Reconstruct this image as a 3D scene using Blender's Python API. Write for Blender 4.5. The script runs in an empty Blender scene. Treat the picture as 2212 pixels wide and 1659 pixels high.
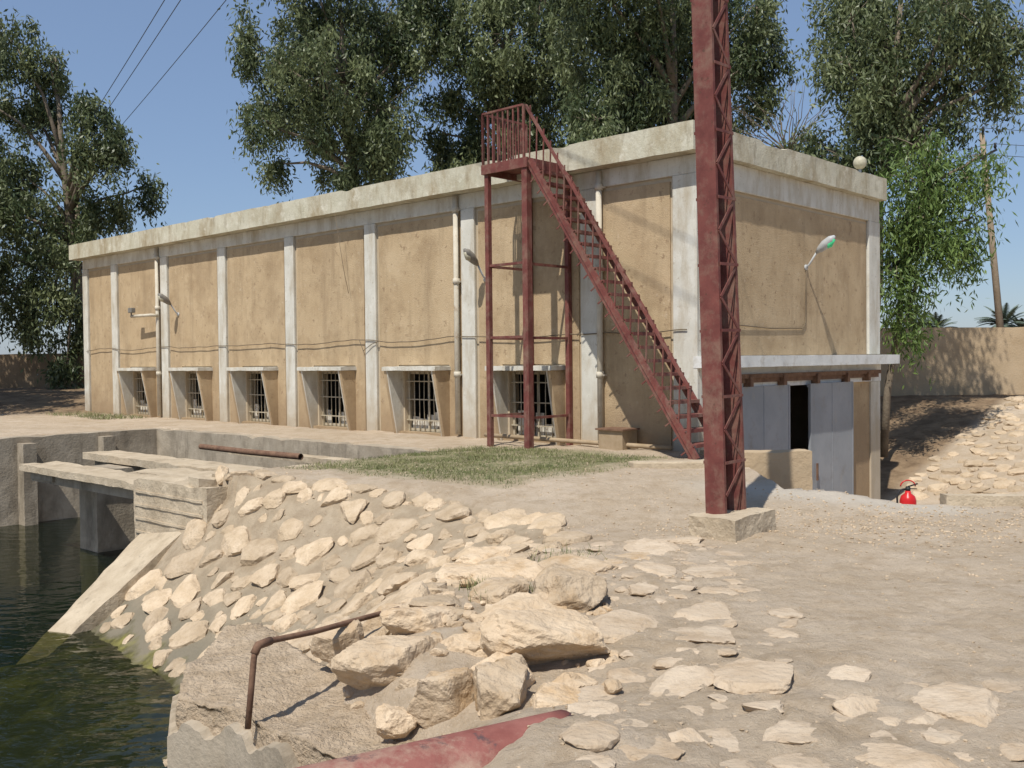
import bpy, math, random
import numpy as np
from mathutils import Vector, Matrix, noise
rnd = random.Random(7); nr = np.random.RandomState(11)
sc = bpy.context.scene
ANG = math.radians(46.9); CX, CY = 2.75, 14.9
Rv = (math.cos(ANG), math.sin(ANG)); Lv = (-math.sin(ANG), math.cos(ANG))
BM = Matrix.Translation((CX, CY, 0)) @ Matrix.Rotation(ANG, 4, 'Z')
def W(x, y, z=0.0):
    return Vector((CX + Rv[0]*x + Lv[0]*y, CY + Rv[1]*x + Lv[1]*y, z))
# ------------------------------------------------------------------ materials
def mk(name, c1, c2, scale=3.0, bump=0.2, bscale=30.0, rough=0.9, metal=0.0, c3=None, s3=1.0, t3=(0.55, 0.7), streak=None, dist=0.02, island=0.0, spk=None, zg=None):
    m = bpy.data.materials.new(name); m.use_nodes = True
    nt = m.node_tree; N = nt.nodes; L = nt.links
    b = N['Principled BSDF']; b.inputs['Roughness'].default_value = rough; b.inputs['Metallic'].default_value = metal
    try: b.inputs['Specular IOR Level'].default_value = 0.25
    except Exception: pass
    tc = N.new('ShaderNodeTexCoord')
    n1 = N.new('ShaderNodeTexNoise'); n1.inputs['Scale'].default_value = scale; n1.inputs['Detail'].default_value = 9; n1.inputs['Roughness'].default_value = 0.65
    L.new(tc.outputs['Object'], n1.inputs['Vector'])
    r = N.new('ShaderNodeValToRGB'); r.color_ramp.elements[0].position = 0.35; r.color_ramp.elements[1].position = 0.65
    r.color_ramp.elements[0].color = (*c1, 1); r.color_ramp.elements[1].color = (*c2, 1)
    L.new(n1.outputs['Fac'], r.inputs['Fac']); col = r.outputs['Color']
    def layer(col, c3, s3, t3, streak, loc, top=1.0):
        n3 = N.new('ShaderNodeTexNoise'); n3.inputs['Scale'].default_value = s3; n3.inputs['Detail'].default_value = 8; n3.inputs['Roughness'].default_value = 0.7
        mp = N.new('ShaderNodeMapping'); L.new(tc.outputs['Object'], mp.inputs['Vector']); L.new(mp.outputs['Vector'], n3.inputs['Vector'])
        mp.inputs['Location'].default_value = loc
        if streak: mp.inputs['Scale'].default_value = streak
        mr = N.new('ShaderNodeMapRange'); mr.inputs['From Min'].default_value = t3[0]; mr.inputs['From Max'].default_value = t3[1]; mr.inputs['To Max'].default_value = top
        L.new(n3.outputs['Fac'], mr.inputs['Value'])
        mx = N.new('ShaderNodeMix'); mx.data_type = 'RGBA'; L.new(mr.outputs['Result'], mx.inputs['Factor'])
        L.new(col, mx.inputs[6]); mx.inputs[7].default_value = (*c3, 1); return mx.outputs[2]
    if c3 is not None: col = layer(col, c3, s3, t3, streak, (3.1, 7.7, 1.3))
    if spk is not None:
        for (cc, ss, tt, st, tp_) in spk: col = layer(col, cc, ss, tt, st, (1.7*ss, .3, 9.1), tp_)
    if zg is not None:   # splash-back grime near the ground
        s_ = N.new('ShaderNodeSeparateXYZ'); L.new(tc.outputs['Object'], s_.inputs[0])
        nn = N.new('ShaderNodeTexNoise'); nn.inputs['Scale'].default_value = 2.3; nn.inputs['Detail'].default_value = 8; nn.inputs['Roughness'].default_value = .7; L.new(tc.outputs['Object'], nn.inputs['Vector'])
        ma = N.new('ShaderNodeMath'); ma.operation = 'MULTIPLY_ADD'; L.new(nn.outputs['Fac'], ma.inputs[0]); ma.inputs[1].default_value = -1.6; L.new(s_.outputs[2], ma.inputs[2])
        mr = N.new('ShaderNodeMapRange'); mr.inputs['From Min'].default_value = zg[1]; mr.inputs['From Max'].default_value = zg[2]; mr.inputs['To Max'].default_value = zg[3]; L.new(ma.outputs[0], mr.inputs['Value'])
        mx = N.new('ShaderNodeMix'); mx.data_type = 'RGBA'; L.new(mr.outputs['Result'], mx.inputs['Factor']); L.new(col, mx.inputs[6]); mx.inputs[7].default_value = (*zg[0], 1); col = mx.outputs[2]
    if island > 0:
        g = N.new('ShaderNodeNewGeometry'); mr2 = N.new('ShaderNodeMapRange')
        mr2.inputs['To Min'].default_value = 1-island; mr2.inputs['To Max'].default_value = 1+island*0.6
        L.new(g.outputs['Random Per Island'], mr2.inputs['Value'])
        mm = N.new('ShaderNodeVectorMath'); mm.operation = 'SCALE'; L.new(col, mm.inputs[0]); L.new(mr2.outputs['Result'], mm.inputs['Scale']); col = mm.outputs[0]
    L.new(col, b.inputs['Base Color'])
    if bump > 0:
        n2 = N.new('ShaderNodeTexNoise'); n2.inputs['Scale'].default_value = bscale; n2.inputs['Detail'].default_value = 8; n2.inputs['Roughness'].default_value = 0.6
        L.new(tc.outputs['Object'], n2.inputs['Vector'])
        bp = N.new('ShaderNodeBump'); bp.inputs['Strength'].default_value = bump; bp.inputs['Distance'].default_value = dist
        L.new(n2.outputs['Fac'], bp.inputs['Height']); L.new(bp.outputs['Normal'], b.inputs['Normal'])
    return m
M_stucco = mk('stucco_tan', (.435,.32,.19), (.505,.385,.24), 1.2, .7, 55, .95, c3=(.35,.25,.145), s3=1.8, t3=(.50,.72), dist=.014,
              spk=[((.25,.17,.10), 8.5, (.59,.65), None, .75), ((.31,.225,.135), 3.0, (.49,.68), (1,1,.15), .7), ((.57,.47,.34), 9, (.61,.69), None, .6), ((.29,.205,.12), .8, (.50,.64), None, .4)], zg=((.30,.21,.125), .35, -.6, .75))
M_wallbase = mk('plaster_margin', (.43,.35,.24), (.51,.42,.30), 3, .3, 50, .95, dist=.01)
M_white = mk('whitewash', (.53,.51,.44), (.64,.62,.55), 2.5, .3, 40, .9, c3=(.40,.34,.245), s3=3, t3=(.46,.70), streak=(1,1,.25), dist=.01, spk=[((.34,.28,.20), 12, (.59,.67), None, .65)], zg=((.38,.30,.20), .2, -.6, .7))
M_white2 = mk('white_paint', (.58,.58,.55), (.70,.70,.67), 3, .2, 40, .85, c3=(.43,.40,.34), s3=4, t3=(.52,.70), dist=.008)
M_fascia = mk('fascia_concrete', (.46,.43,.32), (.57,.54,.43), 2, .5, 30, .95, c3=(.34,.28,.18), s3=1.6, t3=(.46,.66), streak=(1,1,.5), dist=.015,
              spk=[((.22,.18,.12), 6, (.54,.68), (1,1,.3), .6), ((.68,.65,.54), 4, (.56,.68), None, .6)])
M_conc = mk('weathered_concrete', (.40,.32,.22), (.52,.43,.31), 3, .6, 25, .95, c3=(.29,.23,.16), s3=2, dist=.03, spk=[((.22,.18,.13), 9, (.58,.70), None, .6)])
M_concg = mk('grey_plaster', (.29,.24,.175), (.42,.355,.27), 2.5, .5, 25, .95, c3=(.20,.165,.12), s3=1.5, t3=(.5,.68), streak=(1,1,.4), dist=.02, spk=[((.14,.115,.085), 4, (.56,.68), (1,1,.25), .6)])
M_rough = mk('rough_cast_concrete', (.41,.31,.205), (.56,.44,.31), 7, 1.0, 34, .97, c3=(.35,.255,.16), s3=9, dist=.05, t3=(.58,.72), spk=[((.22,.155,.10), 26, (.60,.70), None, .7)])
M_mud = mk('mud_render', (.39,.29,.18), (.47,.36,.235), 1.2, .4, 20, .97, c3=(.33,.24,.145), s3=.7, dist=.03)
M_mudd = mk('mud_render_shaded', (.24,.17,.105), (.31,.225,.145), 1.2, .4, 20, .97, c3=(.19,.13,.08), s3=.7, dist=.03)  # mud render darkened for the left wall: tree shade put into its colour
M_red = mk('red_oxide_paint', (.125,.038,.032), (.19,.062,.050), 4, .2, 40, .65, c3=(.22,.13,.095), s3=5, t3=(.46,.70), dist=.006, spk=[((.08,.045,.03), 16, (.58,.68), None, .7), ((.30,.22,.165), 3.5, (.56,.72), (1,1,.25), .65)])
M_redp = mk('faded_red_pipe_paint', (.20,.065,.052), (.29,.115,.092), 4, .4, 30, .7, c3=(.40,.29,.21), s3=2.2, t3=(.52,.70), dist=.012, spk=[((.08,.06,.06), 5, (.58,.64), None, .85), ((.36,.26,.19), 14, (.60,.70), None, .6)])
M_rust = mk('rusty_steel', (.13,.07,.045), (.22,.13,.08), 8, .4, 60, .8, c3=(.08,.045,.03), s3=10, dist=.006)
M_pipe = mk('painted_downpipe', (.48,.43,.34), (.58,.53,.43), 6, .2, 40, .8, c3=(.34,.25,.16), s3=5, t3=(.55,.72), dist=.005)
M_door = mk('grey_door_paint', (.24,.255,.27), (.30,.31,.325), 1.5, .1, 10, .5, c3=(.22,.205,.19), s3=3, t3=(.55,.8), dist=.004, spk=[((.36,.33,.28), 6, (.60,.70), (1,1,.3), .5)])
M_bar = mk('grille_steel', (.34,.29,.20), (.48,.42,.32), 12, .1, 40, .7)
M_sill = mk('window_panel', (.50,.47,.40), (.68,.64,.56), 6, .2, 40, .8, c3=(.2,.15,.1), s3=9, t3=(.5,.6))
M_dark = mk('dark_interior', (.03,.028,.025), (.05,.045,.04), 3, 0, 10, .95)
M_rock = mk('limestone', (.49,.365,.235), (.61,.48,.335), 5, .9, 20, .95, c3=(.43,.285,.15), s3=3, t3=(.50,.70), dist=.03, island=.18, spk=[((.33,.235,.15), 13, (.56,.68), None, .6)])
M_rock2 = mk('limestone_pitching', (.47,.355,.23), (.59,.465,.325), 5, .9, 24, .95, c3=(.39,.29,.185), s3=3, t3=(.5,.7), dist=.03, island=.20, spk=[((.33,.24,.155), 14, (.57,.69), None, .55)])
M_bark = mk('bark', (.14,.11,.08), (.23,.19,.14), 4, .5, 20, .95, dist=.03)
M_wood = mk('pole_wood', (.24,.18,.12), (.32,.25,.18), 4, .3, 30, .9)
M_wire = mk('wire', (.05,.05,.05), (.07,.07,.07), 4, 0, 30, .7)
M_cable = mk('cable', (.12,.09,.06), (.18,.14,.09), 9, 0, 30, .8)
M_ext = mk('extinguisher_red', (.5,.02,.02), (.58,.03,.03), 4, 0, 30, .3)
M_black = mk('black_rubber', (.02,.02,.02), (.03,.03,.03), 4, 0, 30, .5)
M_lampg = mk('lamp_housing', (.35,.36,.36), (.45,.46,.46), 6, 0, 30, .45)
M_green = mk('lamp_lens_green', (.05,.55,.22), (.12,.7,.35), 8, 0, 30, .2)
M_globe = mk('lamp_globe', (.38,.35,.25), (.5,.47,.36), 20, .1, 30, .5)
M_blade = mk('grass_blades', (.13,.16,.06), (.25,.24,.11), 3, 0, 30, .9, island=.35)
M_frond = mk('palm_fronds', (.09,.12,.09), (.15,.18,.13), .5, 0, 30, .7, island=.3)
def leafmat(name, dark, light):
    m = bpy.data.materials.new(name); m.use_nodes = True; nt = m.node_tree; N = nt.nodes; L = nt.links
    b = N['Principled BSDF']; b.inputs['Roughness'].default_value = .45
    try: b.inputs['Specular IOR Level'].default_value = 0.4
    except Exception: pass
    a = N.new('ShaderNodeAttribute'); a.attribute_name = 'tint'
    r = N.new('ShaderNodeValToRGB'); r.color_ramp.elements[0].color = (*dark, 1); r.color_ramp.elements[1].color = (*light, 1)
    L.new(a.outputs['Fac'], r.inputs['Fac']); L.new(r.outputs['Color'], b.inputs['Base Color'])
    t = N.new('ShaderNodeBsdfTranslucent'); L.new(r.outputs['Color'], t.inputs['Color'])
    mx = N.new('ShaderNodeMixShader'); mx.inputs[0].default_value = .30
    L.new(b.outputs[0], mx.inputs[1]); L.new(t.outputs[0], mx.inputs[2]); L.new(mx.outputs[0], N['Material Output'].inputs['Surface'])
    return m
M_leaf = leafmat('eucalyptus_leaves', (.045,.07,.028), (.21,.24,.11))
M_leafg = leafmat('green_leaves', (.06,.11,.025), (.20,.28,.08))
# ------------------------------------------------------------------ mesh builder
class MB:
    def __init__(s): s.v = []; s.f = []; s.sm = []
    def add(s, vs, fs, smooth=False):
        o = len(s.v); s.v += [tuple(p) for p in vs]; s.f += [tuple(i+o for i in f) for f in fs]; s.sm += [smooth]*len(fs)
    def box(s, x0, x1, y0, y1, z0, z1):
        if x0 > x1: x0, x1 = x1, x0
        if y0 > y1: y0, y1 = y1, y0
        if z0 > z1: z0, z1 = z1, z0
        s.add([(x0,y0,z0),(x1,y0,z0),(x1,y1,z0),(x0,y1,z0),(x0,y0,z1),(x1,y0,z1),(x1,y1,z1),(x0,y1,z1)],
              [(0,3,2,1),(4,5,6,7),(0,1,5,4),(1,2,6,5),(2,3,7,6),(3,0,4,7)])
    def prism(s, poly, h0, h1, axis='z'):
        n = len(poly)
        def P(a, b, h): return (a, b, h) if axis == 'z' else ((a, h, b) if axis == 'y' else (h, a, b))
        vs = [P(a, b, h0) for a, b in poly] + [P(a, b, h1) for a, b in poly]
        s.add(vs, [tuple(range(n))[::-1], tuple(range(n, 2*n))] + [(i, (i+1) % n, n+(i+1) % n, n+i) for i in range(n)])
    def tube(s, pts, rad, n=8, cap=True):
        pts = [Vector(p) for p in pts]
        if not hasattr(rad, '__len__'): rad = [rad]*len(pts)
        vs = []; fs = []; prev = None
        for i, p in enumerate(pts):
            d = (pts[min(i+1, len(pts)-1)] - pts[max(i-1, 0)])
            if d.length < 1e-6: d = Vector((0, 0, 1))
            d.normalize()
            if prev is None:
                u = d.cross(Vector((0, 0, 1)) if abs(d.z) < .9 else Vector((1, 0, 0))).normalized()
            else: u = (prev - d*prev.dot(d)).normalized()
            prev = u; w = d.cross(u)
            for k in range(n):
                a = 2*math.pi*k/n; vs.append(p + (u*math.cos(a) + w*math.sin(a))*rad[i])
        for i in range(len(pts)-1):
            for k in range(n): fs.append((i*n+k, i*n+(k+1) % n, (i+1)*n+(k+1) % n, (i+1)*n+k))
        if cap: fs.append(tuple(range(n))[::-1]); fs.append(tuple((len(pts)-1)*n+k for k in range(n)))
        s.add(vs, fs, True)
    def beam(s, p, q, w, h):
        p = Vector(p); q = Vector(q); d = (q-p).normalized()
        up = Vector((0, 0, 1)) if abs(d.z) < .95 else Vector((0, 1, 0))
        a = d.cross(up).normalized(); b = a.cross(d).normalized()
        vs = []
        for c in (p, q):
            for i, j in ((-1,-1),(1,-1),(1,1),(-1,1)): vs.append(c + a*i*w/2 + b*j*h/2)
        s.add(vs, [(0,1,2,3),(7,6,5,4),(0,4,5,1),(1,5,6,2),(2,6,7,3),(3,7,4,0)])
    def sphere(s, c, r, n=16, m=10, sc=(1,1,1)):
        vs = []; fs = []
        for i in range(m+1):
            t = math.pi*i/m
            for k in range(n):
                a = 2*math.pi*k/n
                vs.append((c[0]+r*sc[0]*math.sin(t)*math.cos(a), c[1]+r*sc[1]*math.sin(t)*math.sin(a), c[2]+r*sc[2]*math.cos(t)))
        for i in range(m):
            for k in range(n): fs.append((i*n+k, (i+1)*n+k, (i+1)*n+(k+1) % n, i*n+(k+1) % n))
        s.add(vs, fs, True)
    def obj(s, name, mat, parent=None, M=None, bevel=0):
        me = bpy.data.meshes.new(name); me.from_pydata(s.v, [], s.f); me.update()
        me.polygons.foreach_set('use_smooth', s.sm)
        o = bpy.data.objects.new(name, me); sc.collection.objects.link(o); me.materials.append(mat)
        if M is not None and parent is None: o.matrix_world = M
        if parent is not None: o.parent = parent
        if bevel:
            b = o.modifiers.new('bev', 'BEVEL'); b.width = bevel; b.segments = 2; b.limit_method = 'ANGLE'
        return o
def empty(name, M=None):
    o = bpy.data.objects.new(name, None); sc.collection.objects.link(o); o.empty_display_size = .3
    if M is not None: o.matrix_world = M
    return o
def roughbox(mb, x0, x1, y0, y1, z0, z1, step=.15, amp=.012, fr=3.0, topamp=0.0, thr=.18):
    nx, ny, nz = [max(1, int(round((b-a)/step))) for a, b in ((x0,x1),(y0,y1),(z0,z1))]
    d = {}; vs = []; fs = []
    def V(i, j, k):
        key = (i, j, k)
        if key not in d:
            p = Vector((x0+(x1-x0)*i/nx, y0+(y1-y0)*j/ny, z0+(z1-z0)*k/nz))
            q = noise.noise_vector(p*fr)*amp + noise.noise_vector(p*fr*3.3)*amp*.5
            if topamp and k == nz:
                c = noise.noise(Vector((p.x*2.1+5, p.y*2.1, 0)))
                q.z -= max(0, c-thr)*topamp
            d[key] = len(vs); vs.append(p+q)
        return d[key]
    for i in range(nx):
        for j in range(ny):
            fs.append((V(i,j,0),V(i,j+1,0),V(i+1,j+1,0),V(i+1,j,0))); fs.append((V(i,j,nz),V(i+1,j,nz),V(i+1,j+1,nz),V(i,j+1,nz)))
    for i in range(nx):
        for k in range(nz):
            fs.append((V(i,0,k),V(i+1,0,k),V(i+1,0,k+1),V(i,0,k+1))); fs.append((V(i,ny,k),V(i,ny,k+1),V(i+1,ny,k+1),V(i+1,ny,k)))
    for j in range(ny):
        for k in range(nz):
            fs.append((V(0,j,k),V(0,j,k+1),V(0,j+1,k+1),V(0,j+1,k))); fs.append((V(nx,j,k),V(nx,j+1,k),V(nx,j+1,k+1),V(nx,j,k+1)))
    mb.add(vs, fs)
# ------------------------------------------------------------------ terrain
def sst(a, b, x): t = np.clip((x-a)/(b-a), 0, 1); return t*t*(3-2*t)
WY = [2.0, 4.4, 5.2, 6.6, 8.2, 9.5, 10.5, 11.6, 12.3, 13]
WX = [-1.2,-1.3,-1.9,-2.4,-2.85,-3.25,-4.05,-4.95,-5.2,-5.3]
KY = [2.0, 4.2, 4.8, 5.5, 7.0, 8.0, 9.0, 10.0, 11.0, 12.0, 12.6, 13]
KX = [-.3,-.15,-.1,-.7,-.75,-.3,.25,-.1,-1.1,-2.9,-3.5,-3.6]
def Hs(x, y):
    x = np.asarray(x, float); y = np.asarray(y, float)
    dx = x-CX; dy = y-CY
    b = dx*Rv[0]+dy*Rv[1]; a = dx*Lv[0]+dy*Lv[1]; c = -b; q = -a
    base = .2*sst(9.3, 12.2, y)*(1-sst(3.4, 4.4, x))
    base = base + .45*sst(13, 27, y)*sst(5, 9, x)
    base = np.where((x < -9), base + .55*sst(27, 35, y)*(1-sst(-13, -10, x)), base)
    base = base - .10*np.exp(-(((x-.15)/.5)**2+((y-5.2)/.5)**2))
    w = np.interp(y, WY, WX); k = np.interp(y, KY, KX)
    t = (x-w)/(k-w)
    zs = -1.5 + np.where(t < 0, t*.38, t)*(1.5+base)
    zs = np.where(t > .85, -1.5+(.85+(.15)*(1-np.exp(-(t-.85)/.15*1.0)))*(1.5+base), zs)
    zs = np.where((t > 1.0) & (t <= 1.6), zs+(base-zs)*np.clip((t-1.0)/.6, 0, 1), zs)
    zs = np.where(t > 1.6, base, zs)
    zs = np.maximum(zs, -2.7)
    inS = (y < 26) & (a < 12.25) & (x < np.where(y < 13, 6, -3.5)) & ((c > 6.15) | (y < 12.2))
    z = np.where(inS, np.minimum(zs, base), base)
    basin = (c > 2.15) & (a > 3.28) & (a < 12.25) & (c <= 6.3)
    z = np.where(basin, -2.7, z)
    far = (a < 12.25) & (c > 6.3) & (x < -5.3) & (y > 11)
    z = np.where(far, np.minimum(z, -1.9-.8*sst(-5.3, -6.5, x)), z)
    yc = 11.25-.33*(x-2.8)
    s = (y-yc)
    zp = np.maximum(-1.4, -1.4+(b-7.6)*.24)
    zp = np.maximum(zp, -1.4+(q-4.2)*.45)
    zp = np.maximum(zp, np.where(s > 0, -s*.50, 0))
    left = np.where(y < 12.75, 3.0, 3.62 - (y-12.75)*.43)
    pm = sst(0, .25, x-left)*(s > 0)*((q > -.1) | (b > 6.4))
    pm = np.where((a > 6), 0, pm)
    z = np.where(s > 0, z*(1-pm)+np.minimum(z, zp)*pm, z)
    z = np.where((b > .12) & (b < 6.38) & (a > .12) & (a < 20.6), -1.42, z)
    return z
def H(x, y): return float(Hs(np.array([x]), np.array([y]))[0])
def detail(x, y):
    p = Vector((x, y, 0)); d = noise.fractal(p*1.3, 1.0, 2.1, 5)*.030
    if y < 14:
        d += noise.fractal(p*6, .75, 2.1, 5)*.012
        rub = math.exp(-((y-4.4)/.8)**2)*(.7 if .2 < x < 2.6 else .3) + math.exp(-(((x-1.0)/.7)**2))*(1 if y < 8.5 else 0)*.8
        if rub > .05:
            pw = noise.noise_vector(p*2.2)*.16
            v = noise.voronoi(Vector(((x+pw.x)*3.4, (y+pw.y)*3.4, 0)))[0]
            d += min(.20, v[1]-v[0])*.17*min(rub, 1)*(.3+1.0*max(0, noise.noise(p*1.1+Vector((4,4,0)))+.4))
    return d
def axis(core, lo, hi):
    out = list(core); st = core[-1]-core[-2]
    while out[-1] < hi: st *= 1.25; out.append(out[-1]+st)
    st = core[1]-core[0]
    while out[0] > lo: st *= 1.25; out.insert(0, out[0]-st)
    return np.array(out)
xs = axis(list(np.arange(-13, -4, .12))+list(np.arange(-4, 3, .03))+list(np.arange(3, 14, .11)), -900, 900)
ys = axis(list(np.arange(2.4, 9, .027))+list(np.arange(9, 16, .07))+list(np.arange(16, 32, .16)), -300, 1500)
X, Y = np.meshgrid(xs, ys); Z = Hs(X, Y)
fx = X.ravel(); fy = Y.ravel(); fz = Z.ravel().copy()
for i in range(len(fx)):
    if -18 < fx[i] < 16 and 1 < fy[i] < 38: fz[i] += detail(float(fx[i]), float(fy[i]))
nx, ny = len(xs), len(ys)
me = bpy.data.meshes.new('ground')
idx = np.arange(nx*ny).reshape(ny, nx)
quads = np.stack([idx[:-1,:-1], idx[:-1,1:], idx[1:,1:], idx[1:,:-1]], -1).reshape(-1, 4)
me.vertices.add(nx*ny); me.vertices.foreach_set('co', np.stack([fx, fy, fz], -1).ravel())
me.loops.add(quads.size); me.loops.foreach_set('vertex_index', quads.ravel().astype(np.int32))
me.polygons.add(len(quads)); me.polygons.foreach_set('loop_start', np.arange(0, quads.size, 4, dtype=np.int32))
me.polygons.foreach_set('loop_total', np.full(len(quads), 4, dtype=np.int32)); me.update(); me.validate()
me.polygons.foreach_set('use_smooth', np.ones(len(quads), bool))
GP = [(-2.9,13.3),(-1.4,12.1),(-.1,11.45),(1.0,12.4),(2.1,13.9),(1.2,15.0),(.2,15.9),(-.6,16.2),(-1.5,15.4)]
def inpoly(x, y, P):
    r = np.zeros(np.shape(x), bool); n = len(P)
    for i in range(n):
        x1, y1 = P[i]; x2, y2 = P[(i+1) % n]
        with np.errstate(divide='ignore', invalid='ignore'):
            r ^= ((y1 > y) != (y2 > y)) & (x < (x2-x1)*(y-y1)/(y2-y1+1e-12)+x1)
    return r
gcx, gcy = -.3, 13.8
def grassmask(x, y):
    g = np.zeros(np.shape(x))
    for s_, w_ in ((1.08, .25), (1.0, .35), (.88, .4)):
        g = g + w_*inpoly((x-gcx)/s_+gcx, (y-gcy)/s_+gcy, GP)
    return g
gm = grassmask(fx, fy)
w_ = np.interp(fy, WY, WX); k_ = np.interp(fy, KY, KX)
mort = ((fx < k_+.3) & (fy < 13.2) & (fx > -6)).astype(float)*sst(5.5, 7.5, fy)
yc_ = 11.25-.33*(fx-2.8)
pale = np.exp(-((fy-yc_+.25)/.5)**2)*sst(1.6, 2.6, fx)*(1-sst(4.4, 5.2, fx))
col = np.stack([gm, pale, mort, np.ones_like(gm)], -1)
at = me.color_attributes.new('mask', 'FLOAT_COLOR', 'POINT'); at.data.foreach_set('color', col.ravel())
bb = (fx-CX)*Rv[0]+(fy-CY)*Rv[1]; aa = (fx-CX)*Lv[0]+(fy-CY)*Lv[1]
shaded_soil = np.clip(sst(-10.5, -12.5, fx)*sst(27, 29, fy) + sst(6.6, 7.2, bb)*sst(-.2, .3, aa-.25)*(fx > 4), 0, 1)  # brown earth of the banks, with tree shade painted into the colour
at = me.attributes.new('shaded_soil', 'FLOAT', 'POINT'); at.data.foreach_set('value', shaded_soil)
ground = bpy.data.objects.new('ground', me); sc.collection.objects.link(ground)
m = bpy.data.materials.new('sandy_ground'); m.use_nodes = True; nt = m.node_tree; N = nt.nodes; L = nt.links
b = N['Principled BSDF']; b.inputs['Roughness'].default_value = .97
try: b.inputs['Specular IOR Level'].default_value = 0.1
except Exception: pass
tc = N.new('ShaderNodeTexCoord')
def nz(scale, det=8, rg=.6):
    n = N.new('ShaderNodeTexNoise'); n.inputs['Scale'].default_value = scale; n.inputs['Detail'].default_value = det; n.inputs['Roughness'].default_value = rg
    L.new(tc.outputs['Object'], n.inputs['Vector']); return n.outputs['Fac']
def mr(v, a, b_, c=0., d=1.):
    n = N.new('ShaderNodeMapRange'); n.inputs['From Min'].default_value = a; n.inputs['From Max'].default_value = b_
    n.inputs['To Min'].default_value = c; n.inputs['To Max'].default_value = d; L.new(v, n.inputs['Value']); return n.outputs['Result']
def mix(f, a, b_):
    n = N.new('ShaderNodeMix'); n.data_type = 'RGBA'
    if isinstance(f, float): n.inputs['Factor'].default_value = f
    else: L.new(f, n.inputs['Factor'])
    for s_, v in ((6, a), (7, b_)):
        if isinstance(v, tuple): n.inputs[s_].default_value = (*v, 1)
        else: L.new(v, n.inputs[s_])
    return n.outputs[2]
def mth(op, a, b_):
    n = N.new('ShaderNodeMath'); n.operation = op
    for i, v in enumerate((a, b_)):
        if isinstance(v, (int, float)): n.inputs[i].default_value = v
        else: L.new(v, n.inputs[i])
    return n.outputs[0]
c = mix(mr(nz(.7), .35, .65), (.455,.36,.255), (.535,.435,.325))
c = mix(mr(nz(3.5, 9, .7), .46, .70), c, (.39,.295,.195))
c = mix(mr(nz(1.6, 9, .7), .55, .70, 0, .6), c, (.58,.49,.38))
c = mix(mr(nz(12, 6, .75), .55, .68, 0, .55), c, (.35,.265,.18))
c = mix(mr(nz(30, 4, .7), .56, .68, 0, .65), c, (.30,.23,.155))
c = mix(mr(nz(60, 3, .7), .60, .70, 0, .75), c, (.63,.55,.43))
a_ = N.new('ShaderNodeAttribute'); a_.attribute_name = 'mask'; sp = N.new('ShaderNodeSeparateColor'); L.new(a_.outputs['Color'], sp.inputs[0])
c = mix(mth('MULTIPLY', sp.outputs[2], .75), c, mix(mr(nz(5), .4, .6), (.33,.255,.17), (.43,.345,.24)))
c = mix(mth('MULTIPLY', sp.outputs[1], .7), c, (.56,.51,.43))
so = N.new('ShaderNodeAttribute'); so.attribute_name = 'shaded_soil'
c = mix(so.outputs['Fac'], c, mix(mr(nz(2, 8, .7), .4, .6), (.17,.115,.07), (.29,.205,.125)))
gf = mth('MULTIPLY', mr(sp.outputs[0], .0, 1.), mr(nz(2.5, 8, .7), .35, .5, .35, .95))
c = mix(gf, c, mix(mr(nz(9), .4, .6), (.18,.18,.085), (.31,.27,.16)))
geo = N.new('ShaderNodeNewGeometry'); sx = N.new('ShaderNodeSeparateXYZ'); L.new(geo.outputs['Position'], sx.inputs[0])
zn = mth('ADD', sx.outputs[2], mr(nz(2.5), .3, .7, -.12, .12))
c = mix(mth('MULTIPLY', mr(zn, -.75, -1.3), sp.outputs[2]), c, (.25,.215,.155))
wet = mth('MULTIPLY', mr(zn, -1.38, -1.50), mr(sx.outputs[0], 0., -.5))
c = mix(wet, c, mix(mr(nz(2.2, 8, .7), .47, .64), (.09,.082,.035), (.27,.245,.08)))
c = mix(mr(zn, -1.75, -2.3), c, (.013,.02,.012))
L.new(c, b.inputs['Base Color'])
bp = N.new('ShaderNodeBump'); bp.inputs['Strength'].default_value = .9; bp.inputs['Distance'].default_value = .035
hh = mth('ADD', nz(16, 10, .72), mth('MULTIPLY', nz(90, 4, .7), .5)); L.new(hh, bp.inputs['Height']); L.new(bp.outputs['Normal'], b.inputs['Normal'])
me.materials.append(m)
# ------------------------------------------------------------------ water
mb = MB(); pol = [W(-1.0, 12.25), W(-60, 12.25), (-60, -40, 0), (0.2, -40, 0), (.2, 9, 0), W(-1.0, 3.3)]
mb.add([(p[0], p[1], -1.5) for p in pol], [tuple(range(len(pol)))])
wm = bpy.data.materials.new('canal_water'); wm.use_nodes = True; nt = wm.node_tree; N2 = nt.nodes; L2 = nt.links
N2.remove(N2['Principled BSDF'])
gl = N2.new('ShaderNodeBsdfGlossy'); gl.inputs['Roughness'].default_value = .03
tr = N2.new('ShaderNodeBsdfTransparent'); tr.inputs['Color'].default_value = (.58,.60,.38,1)
df = N2.new('ShaderNodeBsdfDiffuse'); df.inputs['Color'].default_value = (.010,.020,.013,1)
fr = N2.new('ShaderNodeFresnel'); fr.inputs['IOR'].default_value = 1.30
m1 = N2.new('ShaderNodeMixShader'); m1.inputs[0].default_value = .38; L2.new(tr.outputs[0], m1.inputs[1]); L2.new(df.outputs[0], m1.inputs[2])
m2 = N2.new('ShaderNodeMixShader'); L2.new(fr.outputs[0], m2.inputs[0]); L2.new(m1.outputs[0], m2.inputs[1]); L2.new(gl.outputs[0], m2.inputs[2])
L2.new(m2.outputs[0], N2['Material Output'].inputs['Surface'])
tc2 = N2.new('ShaderNodeTexCoord'); n_ = N2.new('ShaderNodeTexNoise'); n_.inputs['Scale'].default_value = 2.6; n_.inputs['Detail'].default_value = 2.5
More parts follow.
